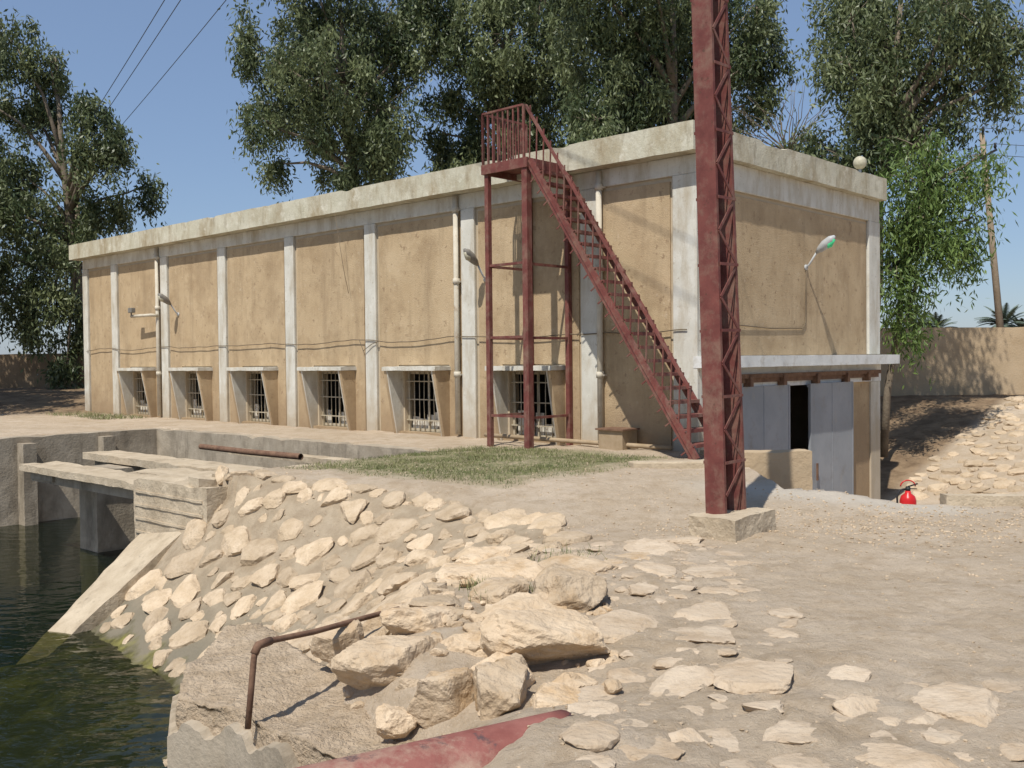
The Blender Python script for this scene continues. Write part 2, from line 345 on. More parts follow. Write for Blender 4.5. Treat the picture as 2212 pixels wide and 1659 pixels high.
mp = N2.new('ShaderNodeMapping'); mp.inputs['Scale'].default_value = (1, 1.5, 1); L2.new(tc2.outputs['Object'], mp.inputs['Vector']); L2.new(mp.outputs[0], n_.inputs['Vector'])
bp = N2.new('ShaderNodeBump'); bp.inputs['Strength'].default_value = .22; bp.inputs['Distance'].default_value = .1; L2.new(n_.outputs['Fac'], bp.inputs['Height'])
L2.new(bp.outputs[0], gl.inputs['Normal']); L2.new(bp.outputs[0], fr.inputs['Normal'])
mb.obj('water', wm)
# ------------------------------------------------------------------ pump house
PH = empty('pump_house', BM)
LEN, DEP, ZR0, ZR1 = 20.75, 6.5, 4.63, 5.05
PIL = [1.98+2.8*i for i in range(7)]
WIN = [3.25+2.8*i for i in range(6)]
wh = .58
mb = MB()
mb.box(0, .25, 0, LEN, 1.4, ZR0); 
edges = [0]
for cy in WIN: edges += [cy-wh, cy+wh]
edges.append(LEN)
for i in range(0, len(edges), 2): mb.box(0, .25, edges[i], edges[i+1], -1.6, 1.4)
for cy in WIN: mb.box(0, .25, cy-wh, cy+wh, -1.6, .24)
mb.box(.25, DEP, 0, .25, 1.15, ZR0); mb.box(.25, 1.0, 0, .25, -1.6, 1.15); mb.box(5.0, DEP, 0, .25, -1.6, 1.15)
mb.box(DEP-.25, DEP, .25, LEN, -1.6, ZR0); mb.box(.25, DEP-.25, LEN-.25, LEN, -1.6, ZR0)
mb.obj('walls', M_wallbase, PH)
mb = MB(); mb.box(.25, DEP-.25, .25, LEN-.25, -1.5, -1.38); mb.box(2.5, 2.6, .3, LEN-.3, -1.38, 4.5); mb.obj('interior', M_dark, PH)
mb = MB(); g = .07; px = -.025
bays = [(.36+g, PIL[0]-.17-g)] + [(PIL[i]+.17+g, PIL[i+1]-.17-g) for i in range(6)] + [(PIL[6]+.17+g, LEN-.3-g)]
zt = ZR0-.28-g
for i, (y0, y1) in enumerate(bays):
    if 1 <= i <= 6:
        cy = WIN[i-1]
        mb.box(px, 0, y0, y1, 1.53, zt); mb.box(px, 0, y0, cy-.72, .1, 1.53); mb.box(px, 0, cy+.72, y1, .1, 1.53)
    else: mb.box(px, 0, y0, y1, -.2, zt)
mb.box(.42+g, DEP-.5-g, px, 0, 1.64, ZR0-.42-g)
mb.box(5.04, DEP-.42, px, 0, -1.6, 1.12)
mb.obj('stucco_panels', M_stucco, PH)
mb = MB()
for y in PIL: mb.box(-.065, 0, y-.17, y+.17, -.2, ZR0-.28)
mb.box(-.065, 0, LEN-.3, LEN+.0, -.3, ZR0-.28); mb.box(-.065, 0, -.065, .36, -1.6, ZR0-.28)
mb.box(-.055, 0, -.055, LEN, ZR0-.28, ZR0)
mb.box(0, .42, -.065, 0, -1.6, ZR0-.42); mb.box(0, DEP, -.055, 0, ZR0-.42, ZR0); mb.box(DEP-.5, DEP+.01, -.062, 0, 1.64, ZR0-.42)
mb.box(DEP-.42, DEP+.02, -.06, 0, -1.6, 1.12)
mb.obj('pilasters', M_white, PH, bevel=.012)
mb = MB(); roughbox(mb, -.35, DEP, -.2, LEN+.2, ZR0, ZR1, .07, .006, 2.6, topamp=.14, thr=.30); mb.obj('roof_slab', M_fascia, PH)
mb = MB(); roughbox(mb, -.07, DEP+.12, -.40, -.0, 1.455, 1.63, .14, .004, 2.5); mb.box(.3, DEP+.02, -.07, 0, 1.12, 1.452); mb.obj('door_canopy', M_white2, PH)
mt = MB(); mw = MB(); mk_ = MB(); ms = MB(); mf = MB()
for cy in WIN:
    prof = [(-.0, .12), (-.15, .12), (-.40, 1.42), (-.0, 1.42)]
    for sgn in (-1, 1):
        y_in = cy+sgn*.62; y_mid = cy+sgn*.655; y_out = cy+sgn*.72
        mw.prism(prof, min(y_in, y_mid), max(y_in, y_mid), 'y')
        prof2 = [(-.0, .12), (-.153, .12), (-.404, 1.42), (-.0, 1.42)]
        mt.prism(prof2, min(y_mid, y_out), max(y_mid, y_out), 'y')
    roughbox(mw, -.43, -.002, cy-.76, cy+.76, 1.425, 1.50, .08, .008, 6)
    mt.box(-.12, 0, cy-.62, cy+.62, .14, .245)
    for k in range(8):
        bx_ = rnd.uniform(-.012, .012); mk_.tube([(.06, cy-.50+k*1.0/7, .24), (.06-abs(bx_), cy-.50+k*1.0/7+bx_, .8), (.06, cy-.50+k*1.0/7, 1.4)], .009, 6)
    for z in (.45, .85, 1.2): mk_.box(.045, .075, cy-wh, cy+wh, z, z+.02)
    for s_ in (-1, 1): mf.box(.09, .13, cy+s_*wh-s_*.045, cy+s_*wh, .245, 1.395)
    mf.box(.09, .13, cy-wh+.05, cy+wh-.05, 1.35, 1.395); mf.box(.10, .125, cy-.02, cy+.02, .25, 1.35)
    mf.box(.09, .13, cy-wh+.05, cy+wh-.05, .25, .30)
    for k in range(5):
        if rnd.random() < .85:
            h = .22+.26*rnd.random(); ms.box(.14, .15, cy-.52+k*.21, cy-.52+k*.21+.19, .25, .25+h)
mt.obj('window_hoods', M_stucco, PH); mw.obj('window_hood_reveals', M_white, PH); mk_.obj('window_grilles', M_bar, PH); ms.obj('window_panels', M_sill, PH); mf.obj('window_frames', M_bar, PH)
mb = MB()
for x0, x1 in ((1.0, 2.73), (3.35, 5.06)):
    o = -.16 if x0 > 2 else -.10
    mb.box(x0, x1, o, o+.04, -1.4, 1.14)
    for z in (-1.38, -.15, 1.08): mb.box(x0+.0, x1-.0, o+.04, o+.065, z, z+.05)
    mb.box(x0, x0+.05, o-.006, o, -1.4, 1.14); mb.box(x1-.05, x1, o-.006, o, -1.4, 1.14)
    mb.box((x0+x1)/2-.02, (x0+x1)/2+.02, o-.005, o, -1.4, 1.14)
mb.obj('sliding_doors', M_door, PH)
mb = MB(); mb.box(.75, DEP-.2, -.17, -.10, 1.27, 1.34); mb.box(.75, DEP-.2, -.12, -.085, 1.20, 1.27)
for x in (1.3, 2.4, 3.6, 4.8, 5.7): mb.box(x-.05, x+.05, -.20, -.075, 1.14, 1.30)
mb.box(3.5, 3.53, -.22, -.19, -.55, -.25)
mb.obj('door_track', M_rust, PH)
mb = MB()
for y in (PIL[0]-.25, PIL[1]+.26, PIL[5]+.26):
    x = -.10
    mb.tube([(x, y, .25), (x, y, 4.6)], .05, 10)
    for z in (1.3, 3.0, 4.3): mb.tube([(x, y, z), (x, y, z+.10)], .066, 10); mb.box(-.1, .0, y-.075, y+.075, z+.03, z+.06)
mb.obj('downpipes', M_pipe, PH)
mb = MB(); pts = []
for i in range(240):
    y = .1+i*20.4/239; pts.append((-.085, y, 2.03+.02*math.sin(y*1.7)+.02*noise.noise(Vector((y*2.2, 0, 0)))-.04*abs(math.sin(y*math.pi/2.8+.4))**2))
mb.tube(pts, .009, 5)
mb.tube([(.2, -.08, 2.1), (1.0, -.05, 2.12), (2.2, -.04, 2.08), (3.3, -.04, 2.1), (3.42, -.04, 2.2), (3.44, -.04, 2.7), (3.45, -.04, 3.1)], .009, 5)
mb.tube([(-.1, 7.9, 2.05), (-.12, 7.75, 1.82), (-.1, 7.5, 1.95), (-.09, 7.3, 2.0)], .008, 5)
mb.tube([(-.36, 8.3, 4.6), (-.2, 8.25, 3.5), (-.12, 8.2, 3.0)], .005, 5)
mb.obj('facade_cable', M_cable, PH)
# ------------------------------------------------------------------ wall lamps
def lamp_on_wall(kind, P, out, side, housing):
    root = empty('wall_street_lamp'); root.matrix_world = Matrix.Translation(P)
    o = Vector(out); s_ = Vector(side); u = Vector((0, 0, 1))
    mb = MB(); mb.tube([Vector((0,0,0)), o*.06+u*.04, o*.20+u*.24], .018, 8); mb.tube([Vector((0,0,0))-o*.01, o*.02], .05, 10); mb.obj('arm', M_lampg, root)
    d = (o*.8+u*.62).normalized(); cpos = o*.20+u*.24
    mb = MB(); pts = [cpos, cpos+d*.08, cpos+d*.2, cpos+d*.34, cpos+d*.42]; mb.tube(pts, [.025, .06, .085, .07, .02], 12); mb.obj('housing', housing, root)
    n = d.cross(s_).normalized()
    if n.z > 0: n = -n
    mb = MB(); pts = [cpos+d*.16+n*.035, cpos+d*.26+n*.05, cpos+d*.38+n*.035]; mb.tube(pts, [.03, .062, .03], 12)
    mb.obj('lens', M_green if kind else M_globe, root)
    return root
Rw = Vector((*Rv, 0)); Lw = Vector((*Lv, 0))
lamp_on_wall(True, W(3.455, -.03, 3.16), -Lw, Rw, M_lampg)
M_lampd = mk('lamp_housing_aged', (.16,.15,.13), (.24,.22,.19), 6, 0, 30, .6)
lamp_on_wall(False, W(-.03, 4.35, 3.05), -Rw, Lw, M_lampd)
lamp_on_wall(False, W(-.03, 15.3, 2.85), -Rw, Lw, M_lampd)
FL = empty('flood_light', BM)
mb = MB(); mb.tube([(-.12, 16.2, 2.85), (-.30, 16.2, 2.86), (-.34, 17.2, 2.86)], .04, 8); mb.obj('bracket_pipe', M_pipe, FL)
mb = MB(); mb.box(-.44, -.32, 17.0, 17.2, 2.95, 3.08); mb.box(-.40, -.36, 17.1, 17.14, 2.88, 2.95); mb.obj('housing', M_lampd, FL, bevel=.015)
# ------------------------------------------------------------------ access stair tower
ST = empty('steel_stair_tower', BM)
mb = MB(); zl = 4.72
A0, A1, C0, C1 = 2.4, 3.25, .08, 1.08
mb.box(-C1-.055, -C1+.055, A0-.055, A0+.055, .15, zl)
for cc, aa_ in ((C0, A0), (C1, A1), (C0, A1)): mb.box(-cc-.04, -cc+.04, aa_-.04, aa_+.04, .15, zl)
for z in (.68, 1.95, 3.12):
    mb.box(-C1-.02, -C1+.02, A0+.055, A1-.04, z, z+.04); mb.box(-C1+.055, -C0-.04, A0-.02, A0+.02, z-.02, z+.02); mb.box(-C1+.04, -C0-.04, A1-.02, A1+.02, z-.01, z+.03)
mb.box(-C1-.07, -C0+.07, A0-.07, A1+.07, zl, zl+.05)
mb.box(-C1-.075, -C1-.04, A0-.075, A1+.075, zl-.1, zl+.055); mb.box(-C1-.03, -C0+.07, A0-.075, A0-.03, zl-.1, zl-.003)
mb.box(-C1-.03, -C0+.07, A1+.03, A1+.075, zl-.1, zl-.003)
zr = 5.60
def rail(p, q, n, r=.017):
    p = Vector(p); q = Vector(q); mb.beam(p+Vector((0,0,zr-zl)), q+Vector((0,0,zr-zl)), .04, .03)
    for k in range(n+1):
        t = p.lerp(q, k/n); mb.beam(t, t+Vector((0,0,zr-zl)), .035 if k in (0, n) else .022, .035 if k in (0, n) else .022)
rail((-C1-.05, A0, zl), (-C1-.05, A1+.05, zl), 8); rail((-C1-.05, A1+.05, zl), (-C0, A1+.05, zl), 8)
zf = .2; af = -.68; nst = 22
top = Vector((0, A0-.07, zl)); bot = Vector((0, af, zf))
for cx in (-C1, -.33):
    p = Vector((cx, top.y, top.z)); q = Vector((cx, bot.y, bot.z)); d = (q-p)
    mb.beam(p, q, .045, .13); mb.beam(p+Vector((.0,.0,-.0)), q, .075, .02)
off = Vector((0, 0, .88))
p0 = Vector((-C1, A0+.0, zl)); p1 = Vector((-C1, bot.y+.10, bot.z+.1))
mb.beam(p0+off, p1+off, .045, .035)
for k in range(nst+1):
    t = k/nst; s_ = Vector((-C1, top.y, top.z)).lerp(Vector((-C1, bot.y, bot.z)), t)
    if k > 0 and k < nst+1:
        z = zl-(zl-zf)*(k)/(nst+1); y = top.y+(bot.y-top.y)*k/(nst+1)
        mb.box(-C1+.02, -.35, y-.13, y+.11, z, z+.018); mb.box(-C1+.02, -.35, y-.13, y-.115, z-.03, z)
        mb.beam((-C1-.01, y+.1, z-.14), (-C1-.01, y-.10, z), .012, .02)
    if k < nst:
        mb.beam(s_, s_+Vector((0, -.03, .86)), .018, .018)
mb.beam(p1+off, p1+Vector((0,0,-.1)), .035, .035)
mb.obj('stair_frame', M_red, ST)
# ------------------------------------------------------------------ lattice mast
MA = empty('lattice_mast')
MA.matrix_world = Matrix.Translation((1.94, 8.96, 0)) @ Matrix.Rotation(math.radians(-1.3), 4, 'Y') @ Matrix.Rotation(ANG, 4, 'Z')
mb = MB(); Hm = 9.2
def mp_(fx_, fy_, z): return Vector((fx_*.38*(1-.46*z/9.2), fy_*.205*(1-.03*z/9.2)+.03, z))
def channel(xc, flip):
    fl = .034; th = .009; ring = []
    for z in (.12, Hm):
        a = mp_(xc, 0, z); b_ = mp_(xc, 1, z); s_ = 1 if flip else -1
        ring.append([a, b_, b_+Vector((s_*fl,0,0)), b_+Vector((s_*fl,-th,0)), b_+Vector((s_*th,-th,0)), a+Vector((s_*th,th,0)), a+Vector((s_*fl,th,0)), a+Vector((s_*fl,0,0))])
    vs = ring[0]+ring[1]; mb.add(vs, [(i, (i+1) % 8, 8+(i+1) % 8, 8+i) for i in range(8)])
channel(0, True); channel(1, False)
z = .35; k = 0
while z < Hm-.4:
    dz = .30
    for fy_ in (0, 1):
        ye = -.006 if fy_ == 0 else .006
        a = mp_(.06, fy_, z); b_ = mp_(.94, fy_, z+dz)
        if k % 2: a = mp_(.94, fy_, z); b_ = mp_(.06, fy_, z+dz)
        a.y += ye; b_.y += ye
        mb.beam(a, b_, .008, .028)
        if k % 2 == 0:
            c0 = mp_(.03, fy_, z+dz); c1 = mp_(.97, fy_, z+dz); c0.y += ye*2.2; c1.y += ye*2.2; mb.beam(c0, c1, .008, .026)
    z += dz; k += 1
mb.obj('steelwork', M_red, MA)
mb = MB(); mb.beam((-.35, .12, 8.3), (.75, .12, 8.3), .08, .08); mb.beam((-.35, .12, 8.9), (.75, .12, 8.9), .08, .08); mb.obj('crossarms', M_red, MA)
mb = MB()
for x in (-.3, .2, .7):
    mb.tube([(x, .12, 8.94), (x, .12, 9.0), (x, .12, 9.06), (x, .12, 9.12)], [.03, .05, .035, .045], 10)
mb.obj('insulators', M_globe, MA)
MBk = MB(); roughbox(MBk, -.22, .50, -.20, .28, -.2, .19, .05, .014, 5, topamp=.05)
MBk.obj('footing', M_conc, MA)
# ------------------------------------------------------------------ canal structures
mb = MB(); roughbox(mb, -2.32, -2.02, 3.2, 12.35, -2.7, .2, .2, .012, 2, topamp=.12)
mb.obj('canal_retaining_wall', M_concg, M=BM)
mb = MB(); roughbox(mb, -24, -2.02, 12.1, 12.45, -2.7, .2, .3, .012, 2, topamp=.10); mb.box(-8.2, -7.9, 11.8, 12.1, -2.7, .05); mb.box(-5.2, -4.95, 11.8, 12.1, -2.7, .08); mb.box(-3.6, -3.35, 11.85, 12.1, -2.7, .12)
mb.obj('canal_retaining_wall', M_concg, M=BM)
mb = MB(); roughbox(mb, -6.4, -1.9, 3.12, 3.38, -2.7, .18, .2, .012, 2, topamp=.14); mb.obj('canal_retaining_wall', M_conc, M=BM)
mb = MB(); roughbox(mb, -6.45, -5.95, 2.85, 4.75, -2.7, .07, .07, .012, 3, topamp=.12)
for z_ in (-.12, -.30, -.48, -.66): roughbox(mb, -6.468, -6.44, 2.95, 4.70, z_, z_+.03, .1, .006, 5)
mb.obj('canal_abutment', M_conc, M=BM)
GB = empty('canal_footbridge', BM)
mb = MB(); roughbox(mb, -6.35, -5.75, 4.1, 8.95, -.13, -.02, .12, .012, 3, topamp=.05); roughbox(mb, -4.95, -4.35, 4.0, 9.75, -.10, .02, .12, .012, 3, topamp=.05)
roughbox(mb, -5.74, -4.97, 4.2, 6.3, -.10, -.01, .12, .014, 3, topamp=.08); roughbox(mb, -3.3, -3.0, 3.4, 7.6, -.02, .07, .12, .012, 3, topamp=.05)
mb.obj('deck_slabs', M_conc, GB)
mb = MB()
for y in (8.0, 5.6): roughbox(mb, -5.5, -4.3, y, y+.65, -2.7, -.131, .2, .012, 2)
mb.box(-6.25, -4.4, 7.9, 8.75, -.25, -.132); mb.obj('piers', M_concg, GB)
mb = MB(); mb.box(-6.2, -5.9, 4.15, 8.85, -.30, -.135); mb.box(-4.8, -4.6, 4.15, 9.6, -.28, -.105); mb.obj('beams', M_concg, GB)
mb = MB(); p = W(-3.75, 4.75, .14); q_ = W(-3.6, 8.0, .12); mb.tube([p, p.lerp(q_, .5)+Vector((0,0,-.01)), q_], .05, 12, cap=False); mb.tube([q_, p], .04, 10, cap=False)
mb.obj('rusty_pipe', M_rust)
mb = MB()
a1, a2 = Vector((-4.98, 13.25, -.66)), Vector((-4.15, 12.5, -.50)); b1, b2 = Vector((-5.42, 11.6, -1.47)), Vector((-5.05, 11.45, -1.45))
b1e = b1+(b1-a1)*.5; b2e = b2+(b2-a2)*.5
n_ = 14; vs = []; fs = []
for i in range(n_+1):
    t = i/n_; l = a1.lerp(b1e, t)+noise.noise_vector(a1.lerp(b1e, t)*4)*.015; r_ = a2.lerp(b2e, t)+noise.noise_vector(a2.lerp(b2e, t)*4)*.02
    vs += [(l.x, l.y, -2.9), l, r_, (r_.x, r_.y, -2.9)]
for i in range(n_):
    o_ = i*4
    for k in range(3): fs.append((o_+k, o_+k+1, o_+k+5, o_+k+4))
fs.append((0,1,2,3)); mb.add(vs, fs); mb.obj('canal_wing_wall', M_conc)
# foreground rough concrete wall
FP = [(-1.92,5.62),(-2.02,6.1),(-1.97,6.75),(-1.72,6.8),(-1.13,6.05),(-.55,5.5),(-.25,5.02),(-.28,4.55),(-.77,4.72),(-1.13,4.97),(-1.55,5.42)]
import bmesh
bm = bmesh.new()
vt = [bm.verts.new((x, y, -.27)) for x, y in FP]; vb = [bm.verts.new((x+ (0), y, -2.6)) for x, y in FP]
bm.faces.new(vt[::-1]); n = len(FP)
for i in range(n): bm.faces.new((vt[i], vt[(i+1) % n], vb[(i+1) % n], vb[i]))
bmesh.ops.triangulate(bm, faces=bm.faces[:])
for _ in range(7):
    es = [e for e in bm.edges if e.calc_length() > .035 and max(e.verts[0].co.z, e.verts[1].co.z) > -1.0]
    if not es: break
    bmesh.ops.subdivide_edges(bm, edges=es, cuts=1); bmesh.ops.triangulate(bm, faces=[f for f in bm.faces if len(f.verts) > 3])
for v in bm.verts:
    top_ = v.co.z > -.3
    p = v.co.copy(); nn = noise.noise_vector(p*4)*.020 + noise.noise_vector(p*18)*.012*(1 if top_ else .7)
    v.co += nn
    if top_: v.co.z += .05*noise.noise(p*2.5)-.02 + .09*max(0, (v.co.y-5.8)) + .014*noise.noise(p*30)
bmesh.ops.recalc_face_normals(bm, faces=bm.faces[:])
me = bpy.data.meshes.new('broken_concrete_wall'); bm.to_mesh(me); bm.free()
me.polygons.foreach_set('use_smooth', [True]*len(me.polygons))
o = bpy.data.objects.new('broken_concrete_wall', me); sc.collection.objects.link(o); me.materials.append(M_rough)
mb = MB(); vs = []; fs = []
line = [Vector(p+(0,)) for p in ((-2.06,6.0),(-1.98,5.61),(-1.58,5.37),(-1.16,4.91),(-.79,4.65),(-.30,4.48))]
npt = 130
def lerpline(t):
    u = t*(len(line)-1); i = min(int(u), len(line)-2); return line[i].lerp(line[i+1], u-i)
for i in range(npt+1):
    t = i/npt; p = lerpline(t); tz = -.43+.24*noise.noise(Vector((t*8, 3, 0)))+.04*noise.noise(Vector((t*40, 1, 0)))
    for z in (tz, tz-.12, -2.6): vs.append((p.x-.0, p.y-.0+.015*noise.noise(Vector((t*6, z*3, 0))), z))
    vs.append((p.x+.05, p.y+.06, tz+.01))
for i in range(npt):
    a = i*4; fs += [(a, a+1, a+5, a+4), (a+1, a+2, a+6, a+5), (a, a+4, a+7, a+3)]
mb.add(vs, fs); mb.obj('render_skin', M_concg, o)
mb = MB(); mb.tube([(-.60,6.86,-.06), (-.85,6.3,.0), (-1.15,5.66,.06), (-1.335,5.27,.115), (-1.365,5.22,.10), (-1.372,5.205,.04), (-1.385,5.19,-.12), (-1.40,5.17,-.31)], .0165, 10)
mb.tube([(-1.31,5.32,.108), (-1.355,5.235,.108), (-1.37,5.21,.07)], .023, 10); mb.tube([(-.63,6.80,-.054), (-.60,6.86,-.06)], .023, 10)
mb.obj('bent_rusty_pipe', M_rust)
mb = MB(); pts = []; rr = []
for i in range(25):
    t = i/24; pts.append((.24-1.9*t, 4.44-1.10*t, -.205)); rr.append(.225)
mb.tube(pts, rr, 48); mb.obj('red_water_pipe', M_redp)
# ------------------------------------------------------------------ ramp walls and kerb
mb = MB(); roughbox(mb, 2.72, 3.80, 12.62, 12.95, -1.5, .40, .08, .012, 2.5, topamp=.06)
mb.obj('ramp_parapet_wall', M_mud)
mb = MB(); mb.add([(3.55,12.9,-1.5),(3.80,12.9,-1.5),(2.98,14.7,-1.5),(2.74,14.6,-1.5),(3.55,12.9,.3),(3.80,12.9,.3),(2.98,14.7,.25),(2.74,14.6,.25)],
  [(0,3,2,1),(4,5,6,7),(0,1,5,4),(1,2,6,5),(2,3,7,6),(3,0,4,7)]); mb.obj('ramp_side_wall', M_mud)
mb = MB(); mb.add([(1.5,13.0,.0),(1.55,12.8,.0),(2.7,12.5,.0),(2.7,12.8,.0),(1.5,13.0,.27),(1.55,12.8,.27),(2.7,12.5,.30),(2.7,12.8,.30)],
  [(0,3,2,1),(4,5,6,7),(0,1,5,4),(1,2,6,5),(2,3,7,6),(3,0,4,7)]); mb.obj('low_kerb', M_conc, bevel=.02)
MK = Matrix.Translation((4.62, 10.68, 0)) @ Matrix.Rotation(math.atan2(-.12, 1), 4, 'Z')
mb = MB(); roughbox(mb, 0, 6, -.1, .12, -.2, .11, .1, .008, 3, topamp=.03); mb.obj('kerb', M_conc, M=MK)
BX = empty('metal_meter_box', BM)
M_box = mk('box_side', (.30,.22,.13), (.38,.29,.19), 6, .2, 40, .9)
mb = MB(); mb.box(-.5, -.12, 1.0, 1.46, .15, .50); mb.obj('body', M_box, BX); mb = MB(); mb.box(-.54, -.10, .96, 1.50, .50, .525); mb.obj('lid', M_rust, BX)
mb = MB(); mb.tube([W(-.55, 3.9, .32), W(-.5, 2.4, .30), W(-.38, 1.5, .28), W(-.36, .2, .27)], .035, 8); mb.obj('ground_pipe', M_box)
# ------------------------------------------------------------------ fire extinguisher
gx, gy = 4.545, 11.45; gz = -.40
FE = empty('fire_extinguisher', Matrix.Translation((gx, gy, gz)))
mb = MB(); prof = [(0,.0,.085),(0,.02,.092),(0,.34,.092),(0,.39,.075),(0,.42,.035),(0,.45,.03)]
mb.tube([(0,0,p[1]) for p in prof], [p[2] for p in prof], 24); mb.obj('cylinder', M_ext, FE)
mb = MB(); mb.tube([(0,0,.45),(0,0,.49)], .028, 12); mb.beam((-.02,0,.49),(.11,0,.53), .025, .012); mb.beam((-.02,0,.475),(.10,0,.47), .02, .010)
mb.tube([(-.03,0,.47),(-.09,0,.46),(-.125,0,.38),(-.12,0,.25),(-.10,0,.12)], .012, 8); mb.tube([(-.10,0,.12),(-.10,0,.04)], .02, 8); mb.obj('valve_and_hose', M_black, FE)
mb = MB(); mb.tube([(0,-.002,.15),(0,-.002,.29)], .0935, 24, cap=False); mb.obj('label', M_white2, FE)
mb = MB(); pts = [(.085*math.cos(t), 0, .5+.07*math.sin(t)) for t in np.linspace(0, math.pi, 12)]; mb.tube(pts, .008, 6); mb.obj('carry_loop', M_ext, FE)
# ------------------------------------------------------------------ boundary walls
mb = MB(); roughbox(mb, 6.5, 60, 29.0, 29.25, -.5, 2.42, .5, .02, .8, topamp=.12); mb.obj('boundary_wall', M_mud)
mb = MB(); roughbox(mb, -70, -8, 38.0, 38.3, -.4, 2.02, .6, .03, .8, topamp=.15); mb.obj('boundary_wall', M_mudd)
# ------------------------------------------------------------------ rocks
def ico(n):
    bm = bmesh.new(); bmesh.ops.create_icosphere(bm, subdivisions=n, radius=1); v = np.array([v.co[:] for v in bm.verts]); f = [tuple(v.index for v in f.verts) for f in bm.faces]; bm.free(); return v, f
IC = {k: ico(k) for k in (1, 3, 4, 5)}
class RockSet:
    def __init__(s): s.V = []; s.F = []; s.n = 0
    def rock(s, c, sz, lv=3, rot=None, nrm=(0,0,1), flat=.0, npl=11, hr=(.62,.95), rough=.075):
        v0, f0 = IC[lv]
        pl = nr.normal(size=(npl, 3)); pl /= np.linalg.norm(pl, axis=1)[:, None]; h = nr.uniform(hr[0], hr[1], npl)
        if flat: pl = np.vstack([pl, [[nr.normal()*.10, nr.normal()*.10, 1]]]); h = np.append(h, flat)
        dt = v0 @ pl.T; r = np.min(np.where(dt > .05, h/np.maximum(dt, .05), 9), axis=1); r = np.minimum(r, 1.2)
        v = v0*r[:, None]; sd = nr.uniform(0, 100, 3)
        if lv >= 4: d = np.array([noise.fractal(Vector(p*2.2+sd), .9, 2.1, 6) for p in v]); v = v*(1+rough*d)[:, None]
        elif lv == 3: d = np.array([noise.noise(Vector(p*2.5+sd))+.4*noise.noise(Vector(p*7+sd)) for p in v]); v = v*(1+rough*d)[:, None]
        v = v*np.array(sz)
        a = nr.uniform(0, 6.28) if rot is None else rot
        R = Matrix.Rotation(a, 3, 'Z'); Q = Vector((0,0,1)).rotation_difference(Vector(nrm)).to_matrix()
        Mx = np.array(Q @ R); v = v @ Mx.T + np.array(c)
        s.V.append(v); s.F += [tuple(i+s.n for i in f) for f in f0]; s.n += len(v)
    def obj(s, name, mat):
        me = bpy.data.meshes.new(name); me.from_pydata(np.vstack(s.V).tolist(), [], s.F); me.update()
        me.materials.append(mat); o = bpy.data.objects.new(name, me); sc.collection.objects.link(o); return o
def normal_at(x, y, e=.15):
    return Vector((-(H(x+e, y)-H(x-e, y))/(2*e), -(H(x, y+e)-H(x, y-e))/(2*e), 1)).normalized()
rs = RockSet(); placed = []; tries = 0
while tries < 18000:
    tries += 1
    y = rnd.uniform(6.2, 12.6); x = rnd.uniform(-5, 1.3)
    w0 = np.interp(y, WY, WX); k0 = np.interp(y, KY, KX)
    if x < w0+.12 or x > k0+.30: continue
    t = (x-w0)/(k0-w0)
    if t < .22 and rnd.random() < .8: continue
    if x < -1.2 and y < 6.95: continue
    if x < -3.9 and y > 11.9: continue
    r = rnd.uniform(.12, .23) if tries < 6500 else rnd.uniform(.06, .12)
    if any((x-a)**2+(y-b_)**2 < (r+c_)**2*.84 for a, b_, c_ in placed): continue
    placed.append((x, y, r)); nn = normal_at(x, y)+Vector((rnd.gauss(0,.09), rnd.gauss(0,.09), 0))
    rs.rock((x, y, H(x, y)+detail(x, y)-.012), (r*1.2, r*.95, r*rnd.uniform(.50,.72)), nrm=nn.normalized(), flat=rnd.uniform(.5,.72), npl=7, hr=(.55,.88), rough=.10)
rs.obj('stone_pitching', M_rock2)
rs = RockSet(); placed = []; tries = 0
while tries < 6000:
    tries += 1
    lb = rnd.uniform(1, 17); la = rnd.uniform(-9, 1.9)
    p = W(lb, la)
    if la > .25 or p.y > 28.5: continue
    zz = H(p.x, p.y)
    if zz < -1.33 or (lb < 7.3): continue
    r = rnd.uniform(.10, .22)
    if any((p.x-a)**2+(p.y-b_)**2 < (r+c_)**2*.7 for a, b_, c_ in placed): continue
    placed.append((p.x, p.y, r)); rs.rock((p.x, p.y, zz), (r*1.1, r*.9, r*.55), nrm=normal_at(p.x, p.y), flat=.6, npl=8)
rs.obj('stone_embankment', M_rock2)
rs = RockSet(); placed = []; tries = 0
while tries < 3500:
    tries += 1
    y = rnd.uniform(3.8, 8.8); x = rnd.uniform(.3, 2.4)
    if x > 1.1+(y-4)*.06+rnd.random()*.5 and y > 4.8: continue
    r = rnd.uniform(.04, .24)
    if any((x-a)**2+(y-b_)**2 < ((r+c_)**2)*1.1 for a, b_, c_ in placed): continue
    if rnd.random() < .25: continue
    placed.append((x, y, r)); rs.rock((x, y, H(x, y)+detail(x, y)-r*.10), (r*1.15, r*.92, r*.34), flat=.48, lv=4 if r > .13 else 3, npl=8, rough=.09, nrm=(nr.normal()*.05, nr.normal()*.05, 1))
for x, y, r in ((1.55,4.45,.11),(1.80,4.30,.09),(.72,4.15,.09)):
    rs.rock((x, y, H(x, y)-.01), (r*1.3, r, r*.55), lv=4, npl=10, rough=.12, nrm=(nr.normal()*.15, nr.normal()*.15-.1, 1))
M_flag = mk('bedded_limestone', (.46,.355,.245), (.56,.455,.335), 3, .9, 20, .97, c3=(.40,.295,.19), s3=4, t3=(.48,.70), dist=.025, island=.08, spk=[((.34,.25,.165), 16, (.56,.68), None, .6)])
rs.obj('flagstones', M_flag)
rs = RockSet()
